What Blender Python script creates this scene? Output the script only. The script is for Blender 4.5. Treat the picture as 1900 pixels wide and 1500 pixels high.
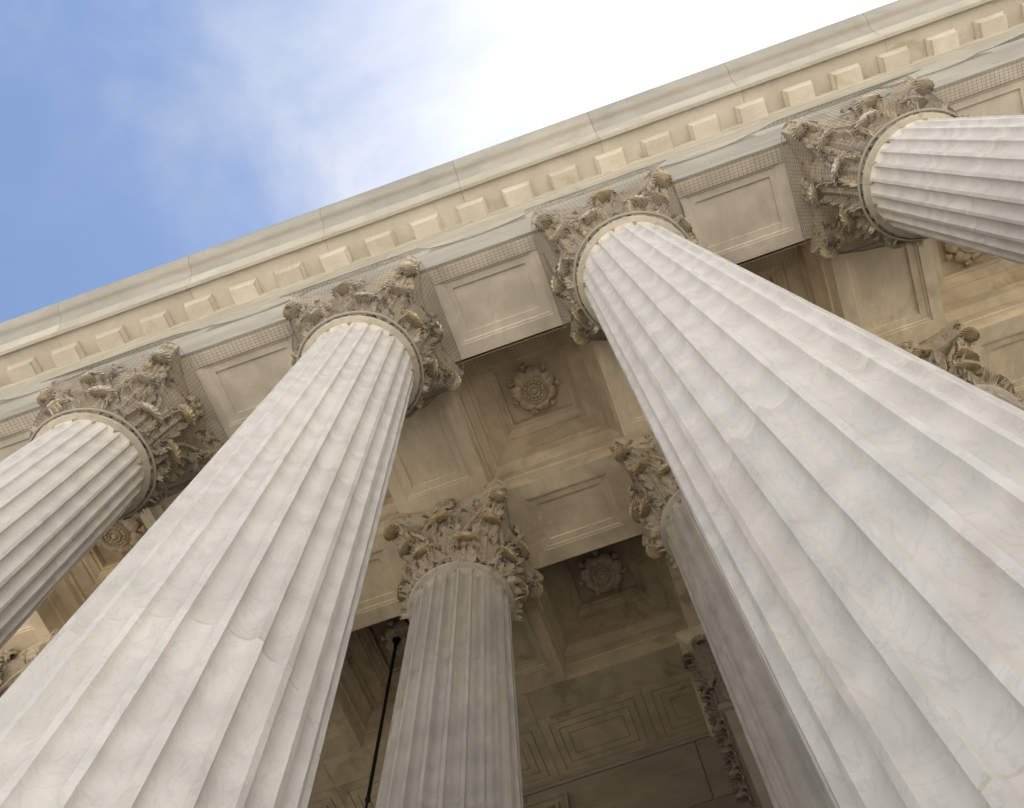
import bpy, math, random
from math import pi, sin, cos, sqrt
from mathutils import Matrix, Vector
random.seed(7)
S = bpy.context.scene
for o in list(bpy.data.objects): bpy.data.objects.remove(o)

# ------------------------------------------------------------------ camera, sky, sun, exposure
U = 3.6            # metres per column bay
ZS = 3.74          # height of the beam soffits above the portico floor, in bays
D = 0.9856         # depth of a bay
RX = [[0.94413034, 0.3237263, -0.06179949], [-0.32702147, 0.89692077, -0.29764088], [-0.04092494, 0.30122155, 0.95267556]]
cam = bpy.data.cameras.new('camera'); co = bpy.data.objects.new('camera', cam)
S.collection.objects.link(co); S.camera = co
cam.sensor_width = 36; cam.lens = 1571.6419 / 1900 * 36
cam.shift_x = -60.7424 / 1900; cam.shift_y = -26.0455 / 1900
cam.clip_start = 0.05; cam.clip_end = 6000
M = Matrix([[RX[0][i], -RX[1][i], -RX[2][i], 0] for i in range(3)] + [[0, 0, 0, 1]])
M.translation = Vector((1.6973 * U, -0.6183 * U, (ZS - 3.2879) * U))
co.matrix_world = M

SUN_EL, SUN_AZ = math.radians(54), math.radians(76)     # azimuth clockwise from +Y towards +X
sv = Vector((sin(SUN_AZ) * cos(SUN_EL), cos(SUN_AZ) * cos(SUN_EL), sin(SUN_EL)))
w = bpy.data.worlds.new('World'); S.world = w; w.use_nodes = True
nt = w.node_tree; nt.nodes.clear()
def N(t, kind, **kw):
    n = t.nodes.new(kind)
    for k, v in kw.items():
        if k in n.inputs: n.inputs[k].default_value = v
        else: setattr(n, k, v)
    return n
def L(t, a, b): t.links.new(a, b)
sky = N(nt, 'ShaderNodeTexSky', sky_type='NISHITA', sun_disc=False, sun_elevation=SUN_EL, sun_rotation=SUN_AZ,
        air_density=1.0, dust_density=1.0, ozone_density=1.8)
tc = N(nt, 'ShaderNodeTexCoord')
mp = N(nt, 'ShaderNodeMapping'); mp.inputs['Scale'].default_value = (1, 1, 1.0); mp.inputs['Location'].default_value = (12.3, 4.4, 1.9)
L(nt, tc.outputs['Generated'], mp.inputs['Vector'])
n1 = N(nt, 'ShaderNodeTexNoise', Scale=3.0, Detail=8.0, Roughness=0.55, Distortion=0.4)
L(nt, mp.outputs[0], n1.inputs['Vector'])
dt = N(nt, 'ShaderNodeVectorMath', operation='DOT_PRODUCT'); dt.inputs[1].default_value = sv
L(nt, tc.outputs['Generated'], dt.inputs[0])
# thin bright cloud thickens around the sun
mr = N(nt, 'ShaderNodeMapRange'); mr.inputs['From Min'].default_value = 0.46; mr.inputs['From Max'].default_value = 1.0
mr.inputs['To Min'].default_value = -0.13; mr.inputs['To Max'].default_value = 0.36
L(nt, dt.outputs['Value'], mr.inputs['Value'])
ad = N(nt, 'ShaderNodeMath', operation='ADD'); L(nt, n1.outputs['Fac'], ad.inputs[0]); L(nt, mr.outputs[0], ad.inputs[1])
cr = N(nt, 'ShaderNodeMapRange', interpolation_type='SMOOTHSTEP'); cr.inputs['From Min'].default_value = 0.26; cr.inputs['From Max'].default_value = 1.08; cr.inputs['To Min'].default_value = 0.03
L(nt, ad.outputs[0], cr.inputs['Value'])
mx = N(nt, 'ShaderNodeMix', data_type='RGBA'); # cloud lit by the sun: brighter the nearer to it
cb = N(nt, 'ShaderNodeMapRange', interpolation_type='SMOOTHSTEP'); cb.inputs['From Min'].default_value = 0.45; cb.inputs['From Max'].default_value = 0.98
cb.inputs['To Min'].default_value = 3.2; cb.inputs['To Max'].default_value = 5.2; L(nt, dt.outputs['Value'], cb.inputs['Value'])
cv = N(nt, 'ShaderNodeVectorMath', operation='SCALE'); cv.inputs[0].default_value = (1.0, 0.98, 0.94); L(nt, cb.outputs[0], cv.inputs['Scale'])
L(nt, cv.outputs[0], mx.inputs['B'])
L(nt, cr.outputs[0], mx.inputs['Factor']); L(nt, sky.outputs[0], mx.inputs['A'])
bg = N(nt, 'ShaderNodeBackground', Strength=0.112); L(nt, mx.outputs['Result'], bg.inputs['Color'])
out = N(nt, 'ShaderNodeOutputWorld'); L(nt, bg.outputs[0], out.inputs['Surface'])

sl = bpy.data.lights.new('sun', 'SUN'); sl.energy = 5.0; sl.angle = math.radians(0.5); sl.color = (1, 0.95, 0.87)
so = bpy.data.objects.new('sun', sl); S.collection.objects.link(so)
so.rotation_euler = (-sv).to_track_quat('-Z', 'Y').to_euler(); so.location = sv * 60
S.view_settings.view_transform = 'Standard'; S.view_settings.look = 'None'
S.view_settings.exposure = 1.32; S.view_settings.gamma = 1; S.view_settings.use_curve_mapping = False
S.render.engine = 'CYCLES'
S.cycles.use_denoising = True; S.cycles.max_bounces = 10; S.cycles.diffuse_bounces = 7; S.cycles.glossy_bounces = 2
S.cycles.sample_clamp_indirect = 10

# ------------------------------------------------------------------ materials
def mat_stone(name, cols, scale=0.9, stretch=(1, 1, 1), rough=0.55, bump=0.15, stain=None, tone=0.06, grain=0.07, dist=1.2, streak=None, swirl=0.08, vein=0.34):
    m = bpy.data.materials.new(name); m.use_nodes = True; t = m.node_tree; t.nodes.clear()
    o = N(t, 'ShaderNodeOutputMaterial'); b = N(t, 'ShaderNodeBsdfPrincipled', Roughness=rough)
    b.inputs['Specular IOR Level'].default_value = 0.3
    L(t, b.outputs[0], o.inputs['Surface'])
    tcn = N(t, 'ShaderNodeTexCoord'); oi = N(t, 'ShaderNodeObjectInfo')
    off = N(t, 'ShaderNodeVectorMath', operation='SCALE'); off.inputs[0].default_value = (37, 61, 23); L(t, oi.outputs['Random'], off.inputs['Scale'])
    va = N(t, 'ShaderNodeVectorMath', operation='ADD'); L(t, tcn.outputs['Object'], va.inputs[0]); L(t, off.outputs[0], va.inputs[1])
    mpn = N(t, 'ShaderNodeMapping'); mpn.inputs['Scale'].default_value = stretch; L(t, va.outputs[0], mpn.inputs['Vector'])
    na = N(t, 'ShaderNodeTexNoise', Scale=scale, Detail=7.0, Roughness=0.6, Distortion=dist); L(t, mpn.outputs[0], na.inputs['Vector'])
    ra = N(t, 'ShaderNodeValToRGB'); e = ra.color_ramp.elements
    k = len(cols)
    pos = [0.28 + 0.44 * i / (k - 1) for i in range(k)]
    e[0].position = pos[0]; e[0].color = (*cols[0], 1); e[1].position = pos[-1]; e[1].color = (*cols[-1], 1)
    for i in range(1, k - 1):
        x = e.new(pos[i]); x.color = (*cols[i], 1)
    L(t, na.outputs['Fac'], ra.inputs['Fac'])
    cur = ra.outputs['Color']
    # thin veins
    nb = N(t, 'ShaderNodeTexNoise', Scale=scale * 2.3, Detail=5.0, Roughness=0.55, Distortion=2.2); L(t, mpn.outputs[0], nb.inputs['Vector'])
    s1 = N(t, 'ShaderNodeMath', operation='SUBTRACT'); s1.inputs[1].default_value = 0.5; L(t, nb.outputs['Fac'], s1.inputs[0])
    s2 = N(t, 'ShaderNodeMath', operation='ABSOLUTE'); L(t, s1.outputs[0], s2.inputs[0])
    s3 = N(t, 'ShaderNodeMapRange'); s3.inputs['From Min'].default_value = 0.0; s3.inputs['From Max'].default_value = 0.028
    s3.inputs['To Min'].default_value = vein; s3.inputs['To Max'].default_value = 0.0; L(t, s2.outputs[0], s3.inputs['Value'])
    mv = N(t, 'ShaderNodeMix', data_type='RGBA', blend_type='MULTIPLY'); mv.inputs['B'].default_value = (0.80, 0.80, 0.81, 1)
    L(t, s3.outputs[0], mv.inputs['Factor']); L(t, cur, mv.inputs['A']); cur = mv.outputs['Result']
    wv = N(t, 'ShaderNodeTexWave', wave_type='BANDS', bands_direction='Z'); wv.inputs['Scale'].default_value = scale * 0.42; wv.inputs['Distortion'].default_value = 19.0
    wv.inputs['Detail'].default_value = 4.0; wv.inputs['Detail Scale'].default_value = 0.9; wv.inputs['Detail Roughness'].default_value = 0.6; L(t, va.outputs[0], wv.inputs['Vector'])
    wr = N(t, 'ShaderNodeMapRange'); wr.inputs['To Min'].default_value = 1 - swirl; wr.inputs['To Max'].default_value = 1 + swirl * 0.5; L(t, wv.outputs['Fac'], wr.inputs['Value'])
    ws = N(t, 'ShaderNodeVectorMath', operation='SCALE'); L(t, cur, ws.inputs[0]); L(t, wr.outputs[0], ws.inputs['Scale']); cur = ws.outputs[0]
    if stain:
        col, thr, sc, amt = stain
        nsn = N(t, 'ShaderNodeTexNoise', Scale=sc, Detail=6.0, Roughness=0.65, Distortion=0.6)
        L(t, va.outputs[0], nsn.inputs['Vector'])
        q1 = N(t, 'ShaderNodeMapRange', interpolation_type='SMOOTHSTEP'); q1.inputs['From Min'].default_value = thr; q1.inputs['From Max'].default_value = thr + 0.12
        q1.inputs['To Max'].default_value = amt
        L(t, nsn.outputs['Fac'], q1.inputs['Value'])
        ms = N(t, 'ShaderNodeMix', data_type='RGBA'); ms.inputs['B'].default_value = (*col, 1)
        L(t, q1.outputs[0], ms.inputs['Factor']); L(t, cur, ms.inputs['A']); cur = ms.outputs['Result']
    if streak:
        col, amt, sx = streak
        mp2 = N(t, 'ShaderNodeMapping'); mp2.inputs['Scale'].default_value = sx; L(t, va.outputs[0], mp2.inputs['Vector'])
        nsn = N(t, 'ShaderNodeTexNoise', Scale=1.0, Detail=4.0, Roughness=0.6); L(t, mp2.outputs[0], nsn.inputs['Vector'])
        q1 = N(t, 'ShaderNodeMapRange'); q1.inputs['From Min'].default_value = 0.5; q1.inputs['From Max'].default_value = 0.75; q1.inputs['To Max'].default_value = amt
        L(t, nsn.outputs['Fac'], q1.inputs['Value'])
        ms = N(t, 'ShaderNodeMix', data_type='RGBA'); ms.inputs['B'].default_value = (*col, 1)
        L(t, q1.outputs[0], ms.inputs['Factor']); L(t, cur, ms.inputs['A']); cur = ms.outputs['Result']
    # per-stone tone
    tn = N(t, 'ShaderNodeMapRange'); tn.inputs['To Min'].default_value = 1 - tone; tn.inputs['To Max'].default_value = 1 + tone
    L(t, oi.outputs['Random'], tn.inputs['Value'])
    ng = N(t, 'ShaderNodeTexNoise', Scale=55.0, Detail=3.0, Roughness=0.7); L(t, tcn.outputs['Object'], ng.inputs['Vector'])
    gr = N(t, 'ShaderNodeMapRange'); gr.inputs['To Min'].default_value = 1 - grain; gr.inputs['To Max'].default_value = 1 + grain; L(t, ng.outputs['Fac'], gr.inputs['Value'])
    mm = N(t, 'ShaderNodeMath', operation='MULTIPLY'); L(t, tn.outputs[0], mm.inputs[0]); L(t, gr.outputs[0], mm.inputs[1])
    vs = N(t, 'ShaderNodeVectorMath', operation='SCALE'); L(t, cur, vs.inputs[0]); L(t, mm.outputs[0], vs.inputs['Scale'])
    L(t, vs.outputs[0], b.inputs['Base Color'])
    if bump:
        nbm = N(t, 'ShaderNodeTexNoise', Scale=14.0, Detail=8.0, Roughness=0.7); L(t, tcn.outputs['Object'], nbm.inputs['Vector'])
        bp = N(t, 'ShaderNodeBump', Strength=bump, Distance=0.01); L(t, nbm.outputs['Fac'], bp.inputs['Height']); L(t, bp.outputs[0], b.inputs['Normal'])
    return m
def mat_plain(name, col, rough=0.6, metal=0.0):
    m = bpy.data.materials.new(name); m.use_nodes = True; t = m.node_tree
    b = t.nodes['Principled BSDF']; b.inputs['Roughness'].default_value = rough; b.inputs['Metallic'].default_value = metal
    n = N(t, 'ShaderNodeTexNoise', Scale=9.0, Detail=5.0)
    r = N(t, 'ShaderNodeValToRGB'); r.color_ramp.elements[0].color = (*[c * 0.75 for c in col], 1); r.color_ramp.elements[1].color = (*[min(1, c * 1.2) for c in col], 1)
    L(t, n.outputs['Fac'], r.inputs['Fac']); L(t, r.outputs[0], b.inputs['Base Color'])
    return m
MAT = {
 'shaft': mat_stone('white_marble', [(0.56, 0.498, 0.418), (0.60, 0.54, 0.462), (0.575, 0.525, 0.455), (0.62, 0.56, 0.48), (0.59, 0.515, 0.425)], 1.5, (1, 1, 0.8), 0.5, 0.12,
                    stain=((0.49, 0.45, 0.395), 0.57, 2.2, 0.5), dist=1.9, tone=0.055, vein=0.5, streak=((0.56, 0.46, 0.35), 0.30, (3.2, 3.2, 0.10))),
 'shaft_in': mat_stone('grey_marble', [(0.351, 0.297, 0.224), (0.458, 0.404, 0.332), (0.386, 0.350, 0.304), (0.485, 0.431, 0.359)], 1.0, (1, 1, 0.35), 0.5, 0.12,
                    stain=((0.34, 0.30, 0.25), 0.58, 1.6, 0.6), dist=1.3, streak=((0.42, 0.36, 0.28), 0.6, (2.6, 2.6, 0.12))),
 'entab': mat_stone('cream_stone', [(0.458, 0.410, 0.332), (0.533, 0.486, 0.404), (0.486, 0.443, 0.367), (0.557, 0.517, 0.441)], 0.6, (1, 1, 1), 0.6, 0.12, stain=((0.35, 0.285, 0.18), 0.58, 0.8, 0.6)),
 'corona': mat_stone('corona_stone', [(0.380, 0.344, 0.276), (0.435, 0.399, 0.327), (0.405, 0.369, 0.306), (0.455, 0.419, 0.351)], 0.6, (0.5, 1, 1), 0.65, 0.15, stain=((0.36, 0.31, 0.23), 0.58, 0.8, 0.5)),
 'ring': mat_stone('weathered_ring', [(0.34, 0.30, 0.235), (0.43, 0.385, 0.31), (0.38, 0.345, 0.28)], 3.0, (1, 1, 1), 0.65, 0.4, stain=((0.22, 0.175, 0.12), 0.56, 4.0, 0.7)),
 'frieze': mat_stone('frieze_stone', [(0.36, 0.315, 0.235), (0.41, 0.365, 0.28), (0.38, 0.335, 0.255), (0.425, 0.385, 0.305)], 0.6, (1, 1, 1), 0.6, 0.12, stain=((0.33, 0.275, 0.19), 0.58, 0.8, 0.5)),
 'tip_grey': mat_stone('grey_leaf_tips', [(0.336, 0.276, 0.186), (0.491, 0.425, 0.322), (0.579, 0.513, 0.404)], 4.5, (1, 1, 1), 0.7, 0.6, stain=((0.09, 0.07, 0.05), 0.53, 7.0, 0.8), tone=0.15),
 'fascia': mat_stone('pale_stone', [(0.307, 0.274, 0.215), (0.365, 0.324, 0.259), (0.327, 0.301, 0.249)], 0.7, (0.6, 1, 1), 0.6, 0.12),
 'cornice': mat_stone('grey_stone', [(0.281, 0.259, 0.225), (0.340, 0.315, 0.276), (0.306, 0.289, 0.259), (0.357, 0.332, 0.289)], 0.6, (0.4, 1, 1), 0.65, 0.15, stain=((0.36, 0.32, 0.26), 0.58, 0.8, 0.5)),
 'soffit': mat_stone('cream_soffit', [(0.513, 0.420, 0.284), (0.684, 0.579, 0.418), (0.598, 0.506, 0.364), (0.732, 0.640, 0.485)], 0.8, (1.6, 0.7, 1), 0.6, 0.12, swirl=0.15, stain=((0.40, 0.315, 0.20), 0.56, 0.9, 0.6)),
 'ceiling': mat_stone('ochre_ceiling', [(0.520, 0.422, 0.288), (0.683, 0.572, 0.408), (0.596, 0.503, 0.363), (0.734, 0.635, 0.478)], 0.9, (1, 1, 1), 0.6, 0.12, swirl=0.15, stain=((0.40, 0.30, 0.18), 0.56, 0.9, 0.6)),
 'soffit_front': mat_stone('pale_soffit', [(0.538, 0.482, 0.393), (0.647, 0.586, 0.488), (0.593, 0.537, 0.448), (0.681, 0.625, 0.531)], 0.8, (1.6, 0.7, 1), 0.6, 0.12, swirl=0.14, stain=((0.44, 0.37, 0.27), 0.57, 0.9, 0.6)),
 'rear': mat_stone('shade_toned_rear_stone', [(0.333, 0.259, 0.167), (0.468, 0.382, 0.253), (0.394, 0.327, 0.222), (0.505, 0.426, 0.296)], 0.9, (1, 1, 1), 0.6, 0.12, stain=((0.22, 0.165, 0.10), 0.55, 1.0, 0.7), tone=0.09),  # darker copy of the ceiling stone: rear-bay shade put into the colour
 'rosette': mat_stone('carved_stone', [(0.50, 0.41, 0.28), (0.62, 0.53, 0.39), (0.57, 0.485, 0.36)], 3.0, (1, 1, 1), 0.65, 0.3, stain=((0.26, 0.20, 0.13), 0.60, 3.0, 0.6)),
 'capital': mat_stone('weathered_capital', [(0.303, 0.242, 0.155), (0.454, 0.378, 0.281), (0.378, 0.318, 0.232), (0.506, 0.434, 0.334)], 4.5, (1, 1, 1), 0.7, 0.6, stain=((0.065, 0.048, 0.032), 0.53, 6.5, 0.9), tone=0.10),
 'capital_tip': mat_stone('ochre_stained_capital', [(0.333, 0.248, 0.135), (0.451, 0.357, 0.215), (0.541, 0.466, 0.344)], 4.5, (1, 1, 1), 0.7, 0.6, stain=((0.10, 0.075, 0.05), 0.58, 8.0, 0.8), tone=0.10),
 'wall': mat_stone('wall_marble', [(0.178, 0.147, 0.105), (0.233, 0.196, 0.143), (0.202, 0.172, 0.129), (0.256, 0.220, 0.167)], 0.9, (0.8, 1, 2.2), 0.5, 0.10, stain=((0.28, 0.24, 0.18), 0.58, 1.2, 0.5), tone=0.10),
 'floor': mat_stone('plaza_marble', [(0.54, 0.50, 0.43), (0.62, 0.575, 0.50), (0.58, 0.54, 0.47)], 0.4, (1, 1, 1), 0.6, 0.1),
 'net': mat_plain('netting_cord', (0.17, 0.145, 0.115), 0.9),
 'rope': mat_plain('netting_rope', (0.34, 0.30, 0.24), 0.9),
 'iron': mat_plain('black_iron', (0.015, 0.014, 0.013), 0.5, 0.6),
 'glass': mat_plain('frosted_lantern_glass', (0.55, 0.52, 0.45), 0.4),
}

# ------------------------------------------------------------------ mesh helpers (lengths in bays, z measured from the soffit plane unless noted)
class MB:
    def __init__(s): s.v = []; s.f = []
    def add(s, vs, fs):
        k = len(s.v); s.v += [tuple(p) for p in vs]; s.f += [tuple(i + k for i in f) for f in fs]
    def box(s, x0, x1, y0, y1, z0, z1):
        s.add([(x, y, z) for z in (z0, z1) for y in (y0, y1) for x in (x0, x1)],
              [(0, 2, 3, 1), (4, 5, 7, 6), (0, 1, 5, 4), (1, 3, 7, 5), (3, 2, 6, 7), (2, 0, 4, 6)])
    def rects(s, rings, cap=True, base=False):
        vs = []; fs = []
        for (x0, x1, y0, y1, z) in rings: vs += [(x0, y0, z), (x1, y0, z), (x1, y1, z), (x0, y1, z)]
        for i in range(len(rings) - 1):
            for j in range(4): fs.append((4 * i + j, 4 * i + (j + 1) % 4, 4 * i + 4 + (j + 1) % 4, 4 * i + 4 + j))
        if cap: k = 4 * (len(rings) - 1); fs.append((k, k + 1, k + 2, k + 3))
        if base: fs.append((3, 2, 1, 0))
        s.add(vs, fs)
    def extrude_x(s, prof, x0, x1, ends=True):      # prof: [(y,z)...]
        n = len(prof); vs = [(x0, y, z) for y, z in prof] + [(x1, y, z) for y, z in prof]
        fs = [(i, (i + 1) % n, n + (i + 1) % n, n + i) for i in range(n)]
        if ends: fs += [tuple(range(n - 1, -1, -1)), tuple(range(n, 2 * n))]
        s.add(vs, fs)
    def lathe(s, prof, n=48, cap=True):             # prof: [(r,z)...]
        vs = []; fs = []
        for r, z in prof: vs += [(r * cos(2 * pi * k / n), r * sin(2 * pi * k / n), z) for k in range(n)]
        for i in range(len(prof) - 1):
            for k in range(n): fs.append((i * n + k, i * n + (k + 1) % n, (i + 1) * n + (k + 1) % n, (i + 1) * n + k))
        if cap: fs.append(tuple(range(n))[::-1]); k = (len(prof) - 1) * n; fs.append(tuple(range(k, k + n)))
        s.add(vs, fs)
    def tube(s, pts, r, n=4, closed=False):
        pts = [Vector(p) for p in pts]; m = len(pts); vs = []; fs = []
        for i, p in enumerate(pts):
            a = pts[i - 1] if (i > 0 or closed) else p; b = pts[(i + 1) % m] if (i < m - 1 or closed) else p
            t = (b - a).normalized() if (b - a).length > 1e-9 else Vector((0, 0, 1))
            e = t.cross(Vector((0, 0, 1)) if abs(t.z) < 0.9 else Vector((1, 0, 0))).normalized(); g = t.cross(e)
            rr = r[i] if isinstance(r, (list, tuple)) else r
            vs += [p + (e * cos(2 * pi * k / n) + g * sin(2 * pi * k / n)) * rr for k in range(n)]
        for i in range(m if closed else m - 1):
            j = (i + 1) % m
            for k in range(n): fs.append((i * n + k, i * n + (k + 1) % n, j * n + (k + 1) % n, j * n + k))
        if not closed: fs.append(tuple(range(n))[::-1]); fs.append(tuple(range((m - 1) * n, m * n)))
        s.add(vs, fs)
    def sheet(s, g, th):                            # grid of Vectors g[i][j], thickened
        a, b = len(g), len(g[0]); nrm = []
        for i in range(a):
            row = []
            for j in range(b):
                du = g[min(i + 1, a - 1)][j] - g[max(i - 1, 0)][j]; dv = g[i][min(j + 1, b - 1)] - g[i][max(j - 1, 0)]
                row.append(du.cross(dv).normalized())
            nrm.append(row)
        vs = [g[i][j] for i in range(a) for j in range(b)] + [g[i][j] - nrm[i][j] * th for i in range(a) for j in range(b)]
        fs = []; o = a * b
        for i in range(a - 1):
            for j in range(b - 1):
                q = (i * b + j, i * b + j + 1, (i + 1) * b + j + 1, (i + 1) * b + j); fs.append(q); fs.append(tuple(o + k for k in q[::-1]))
        bd = [(0, j) for j in range(b)] + [(i, b - 1) for i in range(1, a)] + [(a - 1, j) for j in range(b - 2, -1, -1)] + [(i, 0) for i in range(a - 2, 0, -1)]
        ids = [i * b + j for i, j in bd]
        for k in range(len(ids)): p, q = ids[k], ids[(k + 1) % len(ids)]; fs.append((q, p, o + p, o + q))
        s.add(vs, fs)
    def ball(s, c, r, sc=(1, 1, 1), n=10, m=6):
        vs = []; fs = []
        for i in range(m + 1):
            t = pi * i / m
            for k in range(n): a = 2 * pi * k / n; vs.append((c[0] + r * sc[0] * sin(t) * cos(a), c[1] + r * sc[1] * sin(t) * sin(a), c[2] + r * sc[2] * cos(t)))
        for i in range(m):
            for k in range(n): fs.append((i * n + k, (i + 1) * n + k, (i + 1) * n + (k + 1) % n, i * n + (k + 1) % n))
        s.add(vs, fs)
    def mesh(s, name, mat, smooth=35, zoff=0.0):
        me = bpy.data.meshes.new(name)
        me.from_pydata([(x * U, y * U, (z + zoff) * U) for x, y, z in s.v], [], s.f); me.update()
        if smooth:
            me.shade_smooth(); me.set_sharp_from_angle(angle=math.radians(smooth))
        me.materials.append(MAT[mat]); return me
COL = S.collection
def link(name, data, parent=None, loc=(0, 0, 0), rz=0.0):
    o = bpy.data.objects.new(name, data); COL.objects.link(o); o.parent = parent
    o.location = Vector(loc) * U; o.rotation_euler = (0, 0, rz); return o
def tag(o, label=None, cat=None, group=None, kind=None):
    if label: o['label'] = label
    if cat: o['category'] = cat
    if group: o['group'] = group
    if kind: o['kind'] = kind
    return o
def thing(name, loc, label, cat, group=None):
    return tag(link(name, None, None, loc), label, cat, group, 'thing')
def lerp(a, b, t): return a + (b - a) * t
def sstep(a, b, x):
    t = min(1, max(0, (x - a) / (b - a))); return t * t * (3 - 2 * t)

# ------------------------------------------------------------------ setting: plaza, steps, floor, building mass
m = MB(); m.add([(-900, -900, 0), (900, -900, 0), (900, 900, 0), (-900, 900, 0)], [(0, 1, 2, 3)])
tag(link('plaza_ground', m.mesh('plaza_ground', 'floor', 0), None, (0, 0, -0.46)), kind='structure')
m = MB(); m.box(-6, 11, -0.62 - 0.33, 8, -0.5, 0); tag(link('portico_floor', m.mesh('portico_floor', 'floor', 0)), kind='structure')
m = MB()
for k in range(1, 10): m.box(-6, 11, -0.95 - 0.1 * k, -0.95 - 0.1 * (k - 1) - 0.0005, -0.5, -0.046 * k)
tag(link('front_steps', m.mesh('front_steps', 'floor', 0)), kind='structure')
# closed mass above the coffers, behind the wall and beyond the bays in view
m = MB()
m.box(-6, 11, -0.19, 2.6, ZS + 0.42, ZS + 1.41)
m.box(-6, 11, 2.36, 9, 0.001, ZS + 1.9)
m.box(-6, -1.8, -0.2, 2.36, ZS + 0.004, ZS + 0.419); m.box(4.8, 11, -0.2, 2.36, ZS + 0.004, ZS + 0.419)
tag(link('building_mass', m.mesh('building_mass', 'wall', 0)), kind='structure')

# ------------------------------------------------------------------ columns
NECK = -0.471
def rad(z): return 0.183 + 0.0133 * (NECK - z)
NF = 24
def drum_mesh(z0, z1, top, mat):
    """one fluted drum between z0 (low) and z1 (high), local z measured from the soffit plane"""
    prof = []                                       # (angle offset 0..1 in one flute, depth 0..1)
    fw = 0.20; fd = 0.0150 if mat == 'shaft' else 0.0215   # share of the fillet, flute depth
    for k in range(3): prof.append((fw * k / 2, 0.0))
    for k in range(1, 12): t = -1 + 2 * k / 12; prof.append((fw + (1 - fw) * k / 12, sqrt(max(0, 1 - t * t))))
    zs = [(z0, 0.0022), (z0 + 0.0018, 0.0)]
    nseg = max(2, int((z1 - z0) / 0.035)); rj = random.Random(int(z0 * 1000) + 7)
    for k in range(1, nseg): zs.append((z0 + (z1 - z0) * k / nseg, 0.0))
    dfac = {}
    if top:
        e = 0.034
        zt = z1 - 0.016
        zs = [q for q in zs if q[0] < zt - e - 0.002]
        for k in range(0, 9):
            zz = zt - e + e * k / 8; zs.append((zz, 0.0)); dfac[round(zz, 6)] = sqrt(max(0, 1 - (k / 8) ** 2))
        zs.append((z1 - 0.006, -0.001)); zs.append((z1, -0.006))
    else:
        zs += [(z1 - 0.0018, 0.0), (z1, 0.0022)]
    vs = []; fs = []; n = NF * len(prof)
    for z, ins in zs:
        r = rad(z) - ins; df = dfac.get(round(z, 6), 1.0 if not (top and z > z1 - 0.0159) else 0.0)
        for f in range(NF):
            for a, d in prof:
                th = 2 * pi * (f + a) / NF; rr = r - d * fd * df * (r / 0.2)
                if a <= fw and ins == 0.0 and df == 1.0:
                    rr -= abs(rj.gauss(0, 0.00035)) + (rj.uniform(0.0012, 0.003) if rj.random() < 0.012 and a != fw / 2 else 0)
                    th += rj.gauss(0, 0.0012)
                vs.append((rr * cos(th), rr * sin(th), z))
    for i in range(len(zs) - 1):
        for k in range(n): fs.append((i * n + k, i * n + (k + 1) % n, (i + 1) * n + (k + 1) % n, (i + 1) * n + k))
    b = MB(); b.add(vs, fs); return b.mesh('drum', mat, 32)
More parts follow.
